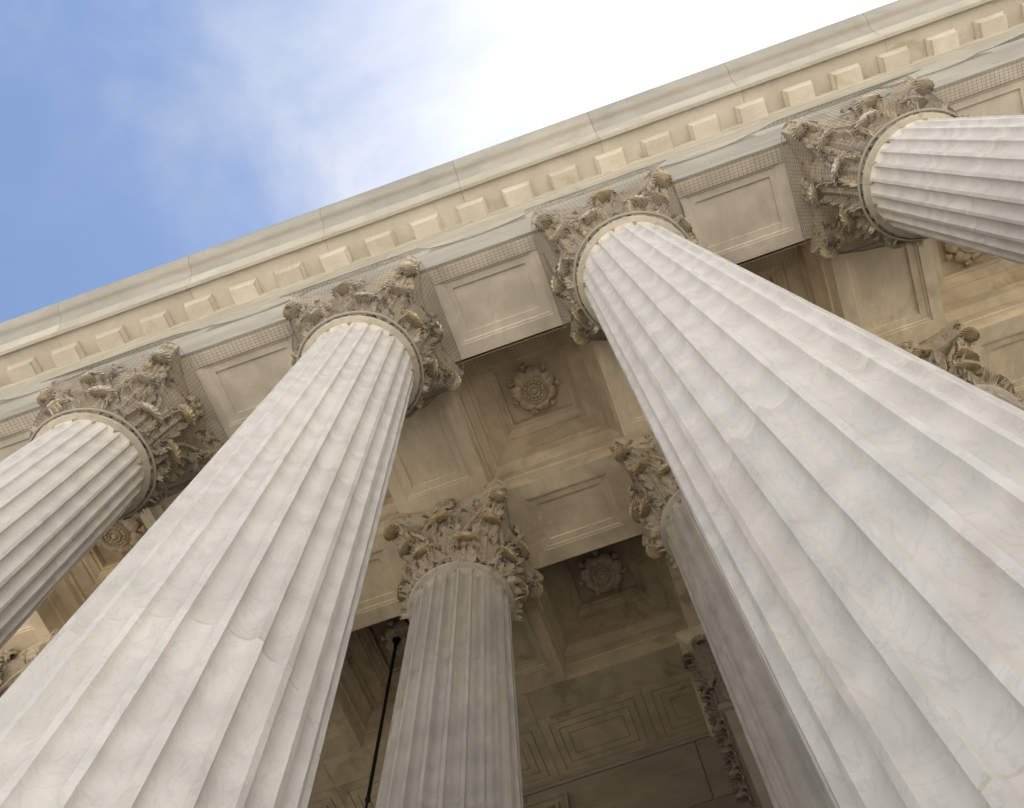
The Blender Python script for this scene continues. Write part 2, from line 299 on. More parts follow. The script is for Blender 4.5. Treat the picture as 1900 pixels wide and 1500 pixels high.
# --- capital pieces, local z = 0 at the soffit plane, capital from -0.471 to 0
ZC = NECK
def bell(h):      # radius of the bell at height h above the neck
    return 0.176 + 0.012 * (h / 0.40) + 0.040 * max(0, (h - 0.22) / 0.18) ** 2.2
def leaf_mesh(h0, height, hw, rho, lean, name, mat, flat=None, ns=30, nt_=25, turn=0.5):
    """acanthus leaf rising along the bell and curling outwards; flat = distance of a flat face instead of the round bell"""
    bl = (lambda h: flat) if flat is not None else bell
    g = []
    sb = 0.60
    ztop = h0 + height - rho
    r_top = bl(ztop) + 0.014 + lean
    for i in range(ns):
        s = i / (ns - 1)
        if s <= sb:
            q = s / sb; h = h0 + (ztop - h0) * q; r = bl(h) + 0.014 + lean * q * q; nr, nz = 1.0, 0.0
            tr, tz = 0, 1
        else:
            q = (s - sb) / (1 - sb); ph = pi - q * pi * turn; rr = rho * (1 - 0.18 * q)
            r = r_top + rho + rr * cos(ph); h = ztop + rr * sin(ph); nr, nz = -cos(ph), -sin(ph)
        q = s
        lob = abs(sin(pi * (q * 4.2 + 0.15)))
        wf = (0.70 + 0.42 * sin(pi * min(1, q * 0.95 + 0.08))) * (0.80 + 0.20 * lob ** 0.6)
        if q > 0.84: wf *= sqrt(max(0.02, 1 - ((q - 0.84) / 0.165) ** 2))
        row = []
        for j in range(nt_):
            t = -1 + 2 * j / (nt_ - 1)
            lat = t * hw * wf * (0.74 if s < sb else 0.9)
            dep = -0.020 * t * t * (1 if s < sb else 0.5) + 0.003 * cos(t * pi * 4.5 + q * 0.8) * (0.55 + 0.6 * q) + 0.007 * math.exp(-(t / 0.13) ** 2)
            dep += 0.004 * sin(q * 26 + abs(t) * 6) * abs(t)
            # lateral edge curls back a little lower
            hh = h - 0.030 * abs(t) ** 1.6 * (1 if s < sb else 1.0)
            rr2 = r + nr * dep; hh += nz * dep
            if flat is None:
                rr2 = max(rr2, bl(max(0, min(0.4, hh))) + 0.002)
                a = lat / max(0.2, rr2); row.append(Vector((rr2 * cos(a), rr2 * sin(a), ZC + hh)))
            else:
                row.append(Vector((max(rr2, flat + 0.002), lat, ZC + hh)))
        g.append(row)
    b = MB(); b.sheet(g, 0.008)
    def put(x, y, z): return Vector((x, y, z)) if flat is not None else Vector((x * cos(y / x), x * sin(y / x), z))
    # side lobes: cupped leaflets fanning out from the midrib, their points turned outwards
    for sg in (-1, 1):
        for lv in range(4):
            q = 0.10 + 0.24 * lv; hb = h0 + (ztop - h0) * q; ln_ = (0.036, 0.036, 0.034, 0.030)[lv] * hw / 0.064; ang = math.radians((62, 50, 42, 34)[lv]); wd = 0.015
            lobe = []
            for i in range(9):
                u = i / 8; row = []
                for k in range(9):
                    v = -1 + k / 4; ww = wd * (sin(pi * (0.12 + 0.80 * u)) ** 0.8) * v
                    yy = sg * (0.014 + ln_ * u * sin(ang)) - sg * ww * cos(ang) * 0.9; hh = hb + ln_ * u * cos(ang) * 1.15 + ww * sin(ang) * 0.9
                    out_ = 0.010 + 0.014 * u + 0.030 * u ** 3 - 0.007 * (1 - v * v) + 0.003 * cos(v * pi * 2)
                    row.append(put(bl(max(0, min(0.4, hh))) + 0.006 + lean * q * q + out_, yy, ZC + hh - 0.012 * u ** 4))
                lobe.append(row)
            b.sheet(lobe, 0.005 * sg)
    nf = len(b.f)
    # the heavy scalloped lip of the leaf, folded over like a ribbed shell
    cx, cz = r_top + rho * 1.15, ZC + ztop + rho * 0.15
    ru, rw, rz_ = rho * 1.00, hw * 0.86, rho * 1.0
    nb_, mb_ = 96, 12; vs = []; fs = []
    for i in range(mb_ + 1):
        tt = pi * i / mb_
        for k in range(nb_):
            a = 2 * pi * k / nb_; rb = 0.5 + 0.5 * cos(16 * a); sc = 1 - 0.17 * rb * sin(tt) ** 0.6
            x = cx + ru * sc * sin(tt) * cos(a) + (0.70 * ru * (1 - sin(tt)) if tt > pi / 2 else 0); y = rw * sc * sin(tt) * sin(a)
            z = cz + rz_ * cos(tt) * (0.6 if tt < pi / 2 else 0.9) + 0.004 * rb * sin(tt) - 0.012 * (y / rw) ** 2 - 0.30 * (x - cx)
            vs.append(put(x, y, z))
    for i in range(mb_):
        for k in range(nb_): fs.append((i * nb_ + k, (i + 1) * nb_ + k, (i + 1) * nb_ + (k + 1) % nb_, i * nb_ + (k + 1) % nb_))
    b.add(vs, fs); me = b.mesh(name, mat, 50); me.materials.append(MAT['capital_tip'])
    for k in range(nf, len(b.f)): me.polygons[k].material_index = 1
    return me
def scroll_mesh(a0, a1, r0, r1, h0, h1, rs, turns, wid, name, dirs):
    """stalk leaving the bell at angle a0, ending in a spiral at angle a1; dirs=+1 curls outwards-down"""
    path = []
    for k in range(14):
        q = k / 13; a = lerp(a0, a1, sstep(0, 1, q)); r = lerp(r0, r1, q ** 1.7); h = lerp(h0, h1, q ** 0.75)
        path.append((a, r, h))
    n = int(26 * turns)
    for k in range(1, n + 1):
        q = k / n; ph = pi / 2 - q * 2 * pi * turns; R_ = rs * (1 - 0.80 * q)
        path.append((a1, r1 + dirs * R_ * cos(ph), h1 - rs + R_ * sin(ph)))
    g = []
    for i, (a, r, h) in enumerate(path):
        p0 = path[max(0, i - 1)]; p1 = path[min(len(path) - 1, i + 1)]
        tr, tz = p1[1] - p0[1], p1[2] - p0[2]; l = math.hypot(tr, tz) or 1; nr, nz = tz / l, -tr / l
        ww = wid * (0.75 + 0.5 * sstep(0, 1, i / 12)); row = []
        for j in range(7):
            t = -1 + 2 * j / 6; d = 0.006 * (abs(t) ** 3) + 0.003 * (1 - abs(t))
            rr = r + nr * d; hh = h + nz * d
            row.append(Vector((rr * cos(a) - sin(a) * t * ww, rr * sin(a) + cos(a) * t * ww, ZC + hh)))
        g.append(row)
    b = MB(); b.sheet(g, 0.011); return b.mesh(name, 'capital', 50)
def abacus_mesh():
    def outline(k):
        pts = []; yc = 0.240
        for q in range(4):
            c, s_ = cos(q * pi / 2), sin(q * pi / 2)
            for j in range(13):
                y = -yc + 2 * yc * j / 12; x = 0.274 - 0.052 * (1 - (y / yc) ** 2) - k
                y2 = y * (1 - k / 0.3); pts.append((x * c - y2 * s_, x * s_ + y2 * c))
        return pts
    b = MB(); lev = [(0.050, -0.078), (0.030, -0.074), (0.022, -0.062), (0.020, -0.052), (0.010, -0.046), (0.004, -0.036), (0.0, -0.026), (0.0, -0.0025)]
    n = 52; vs = []; fs = []
    for k, z in lev: vs += [(x, y, z) for x, y in outline(k)]
    for i in range(len(lev) - 1):
        for k in range(n): fs.append((i * n + k, i * n + (k + 1) % n, (i + 1) * n + (k + 1) % n, (i + 1) * n + k))
    fs.append(tuple(range(n))[::-1]); fs.append(tuple(range((len(lev) - 1) * n, len(lev) * n)))
    b.add(vs, fs); return b.mesh('abacus', 'capital', 30)
def fleuron_mesh():
    b = MB(); c = Vector((0.222, 0, -0.046))
    for k in range(6):
        a = 2 * pi * k / 6 + 0.3
        g = []
        for i in range(7):
            q = i / 6; row = []
            for j in range(7):
                t = -1 + 2 * j / 6; rr = 0.010 + 0.044 * q; ww = 0.021 * sin(pi * (0.15 + 0.75 * q)) * t
                dx = 0.022 + 0.016 * sin(pi * q) - 0.010 * t * t
                row.append(Vector((c.x + dx, c.y + rr * cos(a) - ww * sin(a), c.z + rr * sin(a) + ww * cos(a))))
            g.append(row)
        b.sheet(g, 0.006)
    b.ball((c.x + 0.030, c.y, c.z), 0.014); b.tube([(c.x - 0.04, 0, c.z), (c.x + 0.025, 0, c.z)], 0.016, 8)
    return b.mesh('fleuron', 'capital', 40)
def bell_mesh():
    b = MB(); b.lathe([(bell(0.4 * k / 16) - 0.022 * min(1, (16 - k) / 5), ZC + 0.4 * k / 16) for k in range(17)] + [(0.232, ZC + 0.402), (0.22, ZC + 0.412)], 64); return b.mesh('capital', 'capital', 40)
def ring_mesh():
    b = MB(); p = [(0.178, ZC - 0.014), (0.190, ZC - 0.012)]
    for k in range(9): a = -pi / 2 + pi * k / 8; p.append((0.1935 + 0.0095 * cos(a), ZC + 0.001 + 0.0095 * sin(a)))
    p += [(0.190, ZC + 0.018), (0.184, ZC + 0.020), (0.176, ZC + 0.026)]
    b.lathe(p, 96, False); return b.mesh('neck_ring', 'ring', 40)
def base_mesh():
    zf = -ZS; b = MB(); b.box(-0.30, 0.30, -0.30, 0.30, zf + 0.0008, zf + 0.075)
    p = [(0.24, zf + 0.075)]
    for k in range(9): a = -pi / 2 + pi * k / 8; p.append((0.26 + 0.038 * cos(a), zf + 0.113 + 0.038 * sin(a)))
    p += [(0.250, zf + 0.160), (0.243, zf + 0.185)]
    for k in range(7): a = -pi / 2 + pi * k / 6; p.append((0.240 + 0.020 * cos(a), zf + 0.210 + 0.020 * sin(a)))
    p += [(0.226, zf + 0.235)]
    b.lathe(p, 64); return b.mesh('base', 'shaft', 40)
CAP = {
 'bell': bell_mesh(), 'abacus': abacus_mesh(), 'fleuron': fleuron_mesh(), 'ring': ring_mesh(), 'base': base_mesh(),
 'low': leaf_mesh(0.0, 0.165, 0.066, 0.026, 0.010, 'low_leaf', 'capital'),
 'high': leaf_mesh(0.03, 0.300, 0.062, 0.030, 0.014, 'high_leaf', 'capital'),
 'corner': leaf_mesh(0.20, 0.205, 0.048, 0.034, 0.062, 'corner_leaf', 'capital'),
}
for sg in (-1, 1):
    CAP['vol%d' % sg] = scroll_mesh(sg * math.radians(24), sg * math.radians(5.5), 0.200, 0.285, 0.20, 0.385, 0.026, 1.5, 0.010, 'volute', 1)
    CAP['hel%d' % sg] = scroll_mesh(sg * math.radians(-18), sg * math.radians(-6.0), 0.203, 0.232, 0.22, 0.372, 0.026, 1.4, 0.010, 'helix', 1)
DR = {}
def drum(z0, z1, top, mat):
    k = (z0, z1, top, mat)
    if k not in DR: DR[k] = drum_mesh(*k)
    return DR[k]
def column(ix, iy, joints, mat, label, seed, group):
    rnd = random.Random(seed)
    t = thing('fluted_column', (ix, iy * D, ZS), label, 'column', group)
    zs = [-ZS + 0.235] + sorted(joints) + [NECK]
    for a, b in zip(zs[:-1], zs[1:]): link('drum', drum(a, b, b == NECK, mat), t)
    link('base', CAP['base'], t); link('neck_ring', CAP['ring'], t)
    c = link('capital', CAP['bell'], t)
    link('abacus', CAP['abacus'], c)
    def leaf(name, key, rz):
        o = link(name, CAP[key], c, rz=rz)
        if iy == 0 and rnd.random() < 0.75:
            o.material_slots[1].link = 'OBJECT'; o.material_slots[1].material = MAT['tip_grey']
    for k in range(8): leaf('low_leaf', 'low', pi / 8 + k * pi / 4 + rnd.uniform(-0.03, 0.03))
    for k in range(8): leaf('high_leaf', 'high', k * pi / 4 + rnd.uniform(-0.02, 0.02))
    for k in range(4):
        leaf('corner_leaf', 'corner', pi / 4 + k * pi / 2)
        link('fleuron', CAP['fleuron'], c, rz=k * pi / 2)
        for sg in (-1, 1):
            link('volute', CAP['vol%d' % sg], c, rz=pi / 4 + k * pi / 2)
            link('helix', CAP['hel%d' % sg], c, rz=k * pi / 2 + sg * math.radians(12) - sg * math.radians(0))
    return t
GF, GR = 'fluted columns of the front row', 'fluted columns of the second row'
column(0, 0, [-1.10, -1.67, -2.28, -2.88], 'shaft', 'shaded fluted marble column at the left border, leftmost of the front row', 1, GF)
column(1, 0, [-1.10, -1.67, -2.28, -2.88], 'shaft', 'big pale fluted column left of the slender column that ends inside the picture', 2, GF)
column(2, 0, [-1.10, -1.67, -2.28, -2.88], 'shaft', 'largest fluted marble column, filling the lower right corner', 3, GF)
column(3, 0, [-1.10, -1.67, -2.28, -2.88], 'shaft', 'fluted column lying almost level across the right border at the top', 4, GF)
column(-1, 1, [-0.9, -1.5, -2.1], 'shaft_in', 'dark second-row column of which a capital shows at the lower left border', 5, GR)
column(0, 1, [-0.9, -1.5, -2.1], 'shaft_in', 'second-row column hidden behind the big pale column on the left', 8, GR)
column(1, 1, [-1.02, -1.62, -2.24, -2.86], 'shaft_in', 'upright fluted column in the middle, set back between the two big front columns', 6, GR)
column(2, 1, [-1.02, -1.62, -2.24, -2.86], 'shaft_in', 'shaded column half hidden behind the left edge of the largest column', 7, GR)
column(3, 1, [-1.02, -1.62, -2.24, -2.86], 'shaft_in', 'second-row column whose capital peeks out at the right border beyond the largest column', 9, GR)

# ------------------------------------------------------------------ entablature
G_ = 0.0008        # half of a stone joint
ARC = [(-0.201, 0.0), (-0.201, 0.105), (-0.2065, 0.108), (-0.2065, 0.225), (-0.209, 0.235), (-0.2135, 0.246), (-0.2165, 0.262), (-0.222, 0.270), (-0.222, 0.300), (-0.203, 0.3015), (-0.190, 0.3015), (-0.190, 0.0)]
FRI = [(-0.2, 0.3025), (-0.2, 0.640), (-0.2045, 0.645), (-0.2075, 0.655), (-0.2075, 0.675), (-0.2, 0.680), (-0.2, 1.040), (-0.2025, 1.043), (-0.205, 1.055), (-0.205, 1.075), (-0.190, 1.075), (-0.190, 0.3025)]
CRN = [(-0.188, 1.0765), (-0.207, 1.0765), (-0.2085, 1.095), (-0.213, 1.110), (-0.216, 1.114), (-0.216, 1.165), (-0.366, 1.165), (-0.368, 1.135), (-0.384, 1.135), (-0.386, 1.205), (-0.394, 1.215), (-0.400, 1.235), (-0.4115, 1.2485), (-0.188, 1.2485)]
COR = [(-0.188, 1.2495), (-0.412, 1.2495)]
for k in range(0, 11):
    q = k / 10; COR.append((-0.416 - 0.090 * q, 1.262 + 0.085 * (q + 0.16 * sin(2 * pi * q))))
COR += [(-0.513, 1.352), (-0.515, 1.360), (-0.515, 1.412), (-0.188, 1.412)]
ent = thing('front_entablature', (1.5, 0, ZS), 'long cream stone entablature with block cornice running across above the front columns', 'entablature')
OX = -1.5
def part(name, b, mat, parent, smooth=30, loc=(0, 0, 0)): return link(name, b.mesh(name, mat, smooth), parent, loc)
def xpiece(prof, ln):
    b = MB(); b.extrude_x(prof, -ln / 2 + G_, ln / 2 - G_); return b
arc_me = xpiece(ARC, 1.0).mesh('architrave_stone', 'fascia', 30)
fri_me = xpiece(FRI, 1.0).mesh('frieze_stone', 'frieze', 30)
cor_me = xpiece(COR, 0.75).mesh('cornice_stone', 'cornice', 30)
for i in range(-6, 11):
    link('architrave_stone', arc_me, ent, (i + 0.5 + OX, 0, 0)); link('frieze_stone', fri_me, ent, (i + 0.5 + OX, 0, 0))
crn_me = xpiece(CRN, 0.75).mesh('corona_stone', 'corona', 30)
for k in range(-8, 15): link('corona_stone', crn_me, ent, (0.75 * k + 0.325 + OX, 0, 0))
for k in range(-8, 15): link('cornice_stone', cor_me, ent, (0.75 * k + 0.325 + OX, 0, 0))
b = MB()
b.rects([(-0.064, 0.064, -0.286, -0.212, 1.108), (-0.066, 0.066, -0.288, -0.212, 1.110), (-0.066, 0.066, -0.288, -0.212, 1.132)], cap=False, base=True)
b.rects([(-0.066, 0.066, -0.288, -0.212, 1.132), (-0.068, 0.068, -0.290, -0.212, 1.134), (-0.074, 0.074, -0.298, -0.212, 1.146), (-0.078, 0.078, -0.302, -0.212, 1.150), (-0.078, 0.078, -0.302, -0.212, 1.1645)], cap=False)
mod_me = b.mesh('modillion', 'entab', 25)
# soffit lining of the cornice between the blocks is cream like the frieze
b = MB(); b.extrude_x([(-0.217, 1.118), (-0.217, 1.162), (-0.366, 1.162), (-0.366, 1.1645), (-0.2165, 1.1645), (-0.2165, 1.118)], -0.375 + G_, 0.375 - G_)
lin_me = b.mesh('soffit_stone', 'entab', 30)
for k in range(-8, 15): link('soffit_stone', lin_me, ent, (0.75 * k + 0.325 + OX, 0, 0))
for k in range(-10, 27): link('modillion', mod_me, ent, (0.25 * k - 0.03 + OX, 0, 0))

# ------------------------------------------------------------------ beams with sunk soffit panels
def soffit_block(hx, hy, px, py):
    """block soffit half sizes hx, hy with a moulded sunk panel of outer half sizes px, py"""
    r = [(hx - G_, hy - G_, 0.06), (hx - G_, hy - G_, 0.0012), (hx - G_ - 0.0012, hy - G_ - 0.0012, 0.0),
         (px, py, 0.0), (px - 0.001, py - 0.001, 0.005), (px - 0.010, py - 0.010, 0.0055), (px - 0.014, py - 0.014, 0.009), (px - 0.030, py - 0.030, 0.012), (px - 0.036, py - 0.036, 0.0125), (px - 0.040, py - 0.040, 0.0125), (px - 0.041, py - 0.041, 0.021)]
    b = MB(); b.rects([(-x, x, -y, y, z) for x, y, z in r]); return b
def beam(name, cx, cy, hx, hy, px, py, mat, label, group, cat='beam'):
    t = thing(name, (cx, cy, ZS), label, cat, group)
    b = soffit_block(hx, hy, px, py); link('soffit_block', b.mesh('soffit_block', mat, 30), t)
    b = MB(); b.rects([(-px + 0.05, px - 0.05, -py + 0.05, py - 0.05, 0.0365), (-px + 0.052, px - 0.052, -py + 0.052, py - 0.052, 0.0365)])
    return t
plain_me = {}
def cap_stone(parent, hx, hy, mat, loc):
    k = (hx, hy, mat)
    if k not in plain_me:
        b = MB(); b.rects([(-hx + G_, hx - G_, -hy + G_, hy - G_, 0.06), (-hx + G_, hx - G_, -hy + G_, hy - G_, 0.001), (-hx + 0.002, hx - 0.002, -hy + 0.002, hy - 0.002, 0.0)]); plain_me[k] = b.mesh('bearing_stone', mat, 30)
    return link('bearing_stone', plain_me[k], parent, loc)
ORD = {-2: 'left of the leftmost', -1: 'just left of the leftmost', 0: 'between the first and second', 1: 'between the second and third', 2: 'between the third and fourth', 3: 'right of the fourth', 4: 'far right of the fourth'}
for i in range(-2, 5):
    t = beam('front_beam', i + 0.5, 0, 0.3, 0.1895, 0.19, 0.133, 'soffit_front', 'netted panelled beam %s front column' % ORD[i], 'front row beams')
    cap_stone(t, 0.2, 0.1895, 'soffit_front', (0.5, 0, 0))
    t = beam('second_row_beam', i + 0.5, D, 0.3, 0.2, 0.18, 0.128, 'soffit', 'panelled beam %s column of the second row' % ORD[i], 'second row beams')
    cap_stone(t, 0.2, 0.2, 'soffit', (0.5, 0, 0))
NTH = {-1: 'one bay left of the leftmost front', 0: 'the leftmost front', 1: 'the second front', 2: 'the largest, third front', 3: 'the fourth, level-lying front', 4: 'one bay right of the fourth front'}
for i in range(-1, 5):
    beam('cross_beam', i, D / 2, 0.2, D / 2 - 0.2, 0.148, 0.19, 'soffit', 'panelled cross beam running back from %s column' % NTH[i], 'front cross beams')
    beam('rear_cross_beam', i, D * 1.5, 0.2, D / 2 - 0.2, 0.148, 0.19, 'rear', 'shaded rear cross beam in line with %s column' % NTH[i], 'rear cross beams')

# ------------------------------------------------------------------ coffers with rosettes
def coffer_mesh():
    hx, hy = 0.3, D / 2 - 0.2
    r = [(0.0, 0.001), (0.0, 0.098), (0.006, 0.101), (0.006, 0.160), (0.010, 0.166), (0.016, 0.180), (0.026, 0.192), (0.034, 0.198), (0.036, 0.204), (0.036, 0.232), (0.050, 0.234)]
    b = MB(); b.rects([(-hx + d, hx - d, -hy + d, hy - d, z) for d, z in r], cap=False)
    f = MB(); r = [(0.050, 0.2345), (0.052, 0.250), (0.113, 0.250), (0.114, 0.262), (0.124, 0.264), (0.130, 0.272), (0.142, 0.282), (0.147, 0.284), (0.148, 0.294), (0.160, 0.296), (0.162, 0.330)]
    f.rects([(-hx + d, hx - d, -hy + d, hy - d, z) for d, z in r])
    return b.mesh('beam_moulding', 'soffit', 30), f.mesh('sunk_panel', 'ceiling', 30)
cof_a, cof_b = coffer_mesh()
def petal_mesh(r0, r1, hw, z0, drop, notch, th=0.010):
    g = []
    for i in range(12):
        q = i / 11; row = []
        for j in range(11):
            t = -1 + 2 * j / 10
            rr = lerp(r0, r1, q) - (0.010 if notch else 0.004) * (1 - abs(t)) ** 3 * (q > 0.9)
            ww = hw * sin(pi * (0.18 + 0.66 * q)) ** 0.7 * (1 if q < 0.8 else sqrt(max(0.0, 1 - ((q - 0.8) / 0.215) ** 2)))
            z = z0 - drop * sin(pi * min(1, q * 0.85 + 0.1)) - 0.010 * (1 - t * t) + 0.006 * math.exp(-(t / 0.12) ** 2)
            row.append(Vector((rr, ww * t, z)))
        g.append(row)
    b = MB(); b.sheet(g, -th); return b
pet_a = petal_mesh(0.040, 0.106, 0.034, 0.312, 0.030, False).mesh('petal', 'rosette', 45)
pet_b = petal_mesh(0.040, 0.084, 0.024, 0.318, 0.014, False).mesh('petal', 'rosette', 45)
b = MB(); b.ball((0, 0, 0), 0.011); b.ball((0.012, 0.007, 0.002), 0.009); b.ball((0.012, -0.007, 0.002), 0.009); b.ball((-0.013, 0, 0.004), 0.008)
bud_me = b.mesh('bud', 'rosette', 60)
b = MB(); b.lathe([(0.060, 0.329), (0.062, 0.285), (0.059, 0.262), (0.055, 0.257), (0.0525, 0.262), (0.0515, 0.276), (0.030, 0.278), (0.0285, 0.262), (0.025, 0.256), (0.021, 0.258), (0.019, 0.270), (0.0155, 0.270), (0.014, 0.258), (0.008, 0.251), (0.001, 0.249)], 32)
boss_me = b.mesh('rosette', 'rosette', 40)
b = MB(); b.ball((0, 0, 0), 0.0084, (1, 1, 1.0), 8, 5); bead_me = b.mesh('bead', 'rosette', 60)
def coffer(i, j, label, group):
    t = thing('ceiling_coffer', (i + 0.5, (j + 0.5) * D, ZS), label, 'coffer', group)
    for o in (link('beam_moulding', cof_a, t), link('sunk_panel', cof_b, t)):
        if j == 1: o.material_slots[0].link = 'OBJECT'; o.material_slots[0].material = MAT['rear']  # rear coffers take the stone whose colour is darkened as shade
    ro = link('rosette', boss_me, t, rz=0.15 + 0.37 * i + 0.2 * j)
    for k in range(7): link('petal', pet_a, ro, rz=2 * pi * k / 7)
    for k in range(7): link('petal', pet_b, ro, rz=2 * pi * (k + 0.5) / 7)
    for k in range(7):
        a = 2 * pi * (k + 0.5) / 7; link('bud', bud_me, ro, (0.100 * cos(a), 0.100 * sin(a), 0.306), a)
    for k in range(16):
        a = 2 * pi * k / 16; link('bead', bead_me, ro, (0.041 * cos(a), 0.041 * sin(a), 0.271))
    return t
CL = {-1: 'left of the leftmost front column', 0: 'mostly hidden behind the big pale left column', 1: 'between the two big front columns', 2: 'hidden behind the largest column', 3: 'under the level-lying column at the right border'}
CR = {-1: 'far left behind the big pale column', 0: 'holding the black hanging rod', 1: 'beside the middle column, deep in the shade', 2: 'behind the largest column', 3: 'at the right beyond the largest column'}
for i in range(-2, 5):
    if i in CL: coffer(i, 0, 'front-row ceiling coffer with carved rosette, %s' % CL[i], 'front coffers')
    if i in CR: coffer(i, 1, 'rear-row ceiling coffer with carved rosette, %s' % CR[i], 'rear coffers')
b = MB()
for i in (-2, 4):
    for j in (0, 1): b.box(i + 0.2, i + 0.8, j * D + 0.2, (j + 1) * D - 0.2, 0.25, 0.30)
tag(link('ceiling', b.mesh('ceiling', 'ceiling', 0), None, (0, 0, ZS)), kind='structure')

# ------------------------------------------------------------------ rear wall, its beam with incised frets, piers
YW = 2.29; YB = 2 * D - 0.2
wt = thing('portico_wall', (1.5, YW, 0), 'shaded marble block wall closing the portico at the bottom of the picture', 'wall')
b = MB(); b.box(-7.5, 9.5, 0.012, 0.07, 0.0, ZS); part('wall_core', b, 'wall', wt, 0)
WB = {}
zc = ZS - 0.030; row = 0
while zc > 1.2:
    hh = 0.36 if row % 2 == 0 else 0.30
    x = -3.2 + (0.42 if row % 2 else 0.0)
    while x < 3.4:
        ln = 0.84
        if ln not in WB or (ln, hh) not in WB:
            b = MB(); e = 0.0022
            b.rects([(G_, ln - G_, 0.012, 0.0121, G_), (G_, ln - G_, 0.003, 0.013, 0)], cap=False)
            b = MB(); b.add([(G_, 0.012, G_), (ln - G_, 0.012, G_), (ln - G_, 0.012, hh - G_), (G_, 0.012, hh - G_), (G_ + e, 0, G_ + e), (ln - G_ - e, 0, G_ + e), (ln - G_ - e, 0, hh - G_ - e), (G_ + e, 0, hh - G_ - e)],
                            [(4, 5, 6, 7), (0, 1, 5, 4), (1, 2, 6, 5), (2, 3, 7, 6), (3, 0, 4, 7)])
            WB[(ln, hh)] = b.mesh('stone_block', 'wall', 0)
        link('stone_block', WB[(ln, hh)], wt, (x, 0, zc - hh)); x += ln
    zc -= hh; row += 1
b = MB(); b.extrude_x([(0.011, 0), (-0.006, 0.0), (-0.010, 0.006), (-0.010, 0.012), (-0.018, 0.016), (-0.022, 0.024), (-0.022, 0.0295), (0.011, 0.0295)], -4.5, 4.0)
part('wall_moulding', b, 'wall', wt, 30, (0, 0, ZS - 0.030))
# framed panel on the wall
def frame(parent, x0, x1, z0, z1, wd, pr, mat, name):
    prof = [(0.0, 0.001), (0.0, -pr), (wd * 0.25, -pr), (wd * 0.30, -pr * 0.6), (wd * 0.7, -pr * 0.45), (wd * 0.75, -pr * 0.9), (wd, -pr * 0.9), (wd, 0.001)]
    b = MB(); vs = []; fs = []
    for d, y in prof: vs += [(x0 + d, y, z0 + d), (x1 - d, y, z0 + d), (x1 - d, y, z1 - d), (x0 + d, y, z1 - d)]
    for i in range(len(prof) - 1):
        for j in range(4): fs.append((4 * i + j, 4 * i + (j + 1) % 4, 4 * i + 4 + (j + 1) % 4, 4 * i + 4 + j))
    b.add(vs, fs); return part(name, b, mat, parent, 0)
frame(wt, -1.53, -0.474, 1.0, ZS - 0.108, 0.06, 0.03, 'wall', 'panel_frame')
# wall beam
for i in range(-2, 5):
    t = thing('wall_beam', (i + 0.5, YB, ZS), 'shaded stone wall beam with incised frets, %s column' % ORD[i], 'beam', 'wall beams')
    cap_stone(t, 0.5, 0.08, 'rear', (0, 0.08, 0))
    for sx in (-0.25, 0.25):
        b = MB(); hx, hy = 0.25, (YW - YB - 0.16) / 2
        r = [(hx - G_, hy - G_, 0.06), (hx - G_, hy - G_, 0.0008), (hx - 0.0016, hy - 0.0016, 0.0)]
        for ins in (0.042, 0.078, 0.116):
            r += [(hx - ins, hy - ins, 0.0), (hx - ins - 0.0005, hy - ins - 0.0005, 0.008), (hx - ins - 0.004, hy - ins - 0.004, 0.008), (hx - ins - 0.0045, hy - ins - 0.0045, 0.0)]
        b.rects([(-x, x, -y, y, z) for x, y, z in r]); part('fret_stone', b, 'rear', t, 0, (sx, 0.16 + hy, 0))
b = MB(); b.box(-2.0, 5.0, 0.001, 0.03, 0.06, 0.42); tag(link('ceiling_backing', b.mesh('ceiling_backing', 'ceiling', 0), None, (0, YW, ZS)), kind='structure')
leaf_f = {k: leaf_mesh(h0, hh, hw, rho, ln, 'pier_leaf', 'capital', flat=0.19) for k, (h0, hh, hw, rho, ln) in {'low': (0.0, 0.17, 0.06, 0.015, 0.0), 'high': (0.03, 0.29, 0.055, 0.017, 0.004), 'corner': (0.15, 0.25, 0.05, 0.026, 0.02)}.items()}
b = MB(); b.box(-0.19, 0.19, -0.19, YW - 2 * D - 0.001, NECK, -0.07); pc_core = b.mesh('capital', 'wall', 0)
b = MB(); r = [(0.215, -0.0785), (0.235, -0.07), (0.24, -0.052), (0.255, -0.042), (0.262, -0.028), (0.262, -0.003)]
b.rects([(-x, x, -x, YW - 2 * D - 0.0015, z) for x, z in r], True, True); pc_ab = b.mesh('abacus', 'rear', 30)
b = MB(); b.rects([(-0.183, 0.183, -0.183, YW - 2 * D - 0.002, -ZS + 0.001), (-0.183, 0.183, -0.183, YW - 2 * D - 0.002, NECK - 0.02), (-0.20, 0.20, -0.20, YW - 2 * D - 0.002, NECK - 0.016), (-0.20, 0.20, -0.20, YW - 2 * D - 0.002, NECK + 0.012), (-0.19, 0.19, -0.19, YW - 2 * D - 0.002, NECK + 0.016)]); pr_sh = b.mesh('shaft', 'wall', 30)
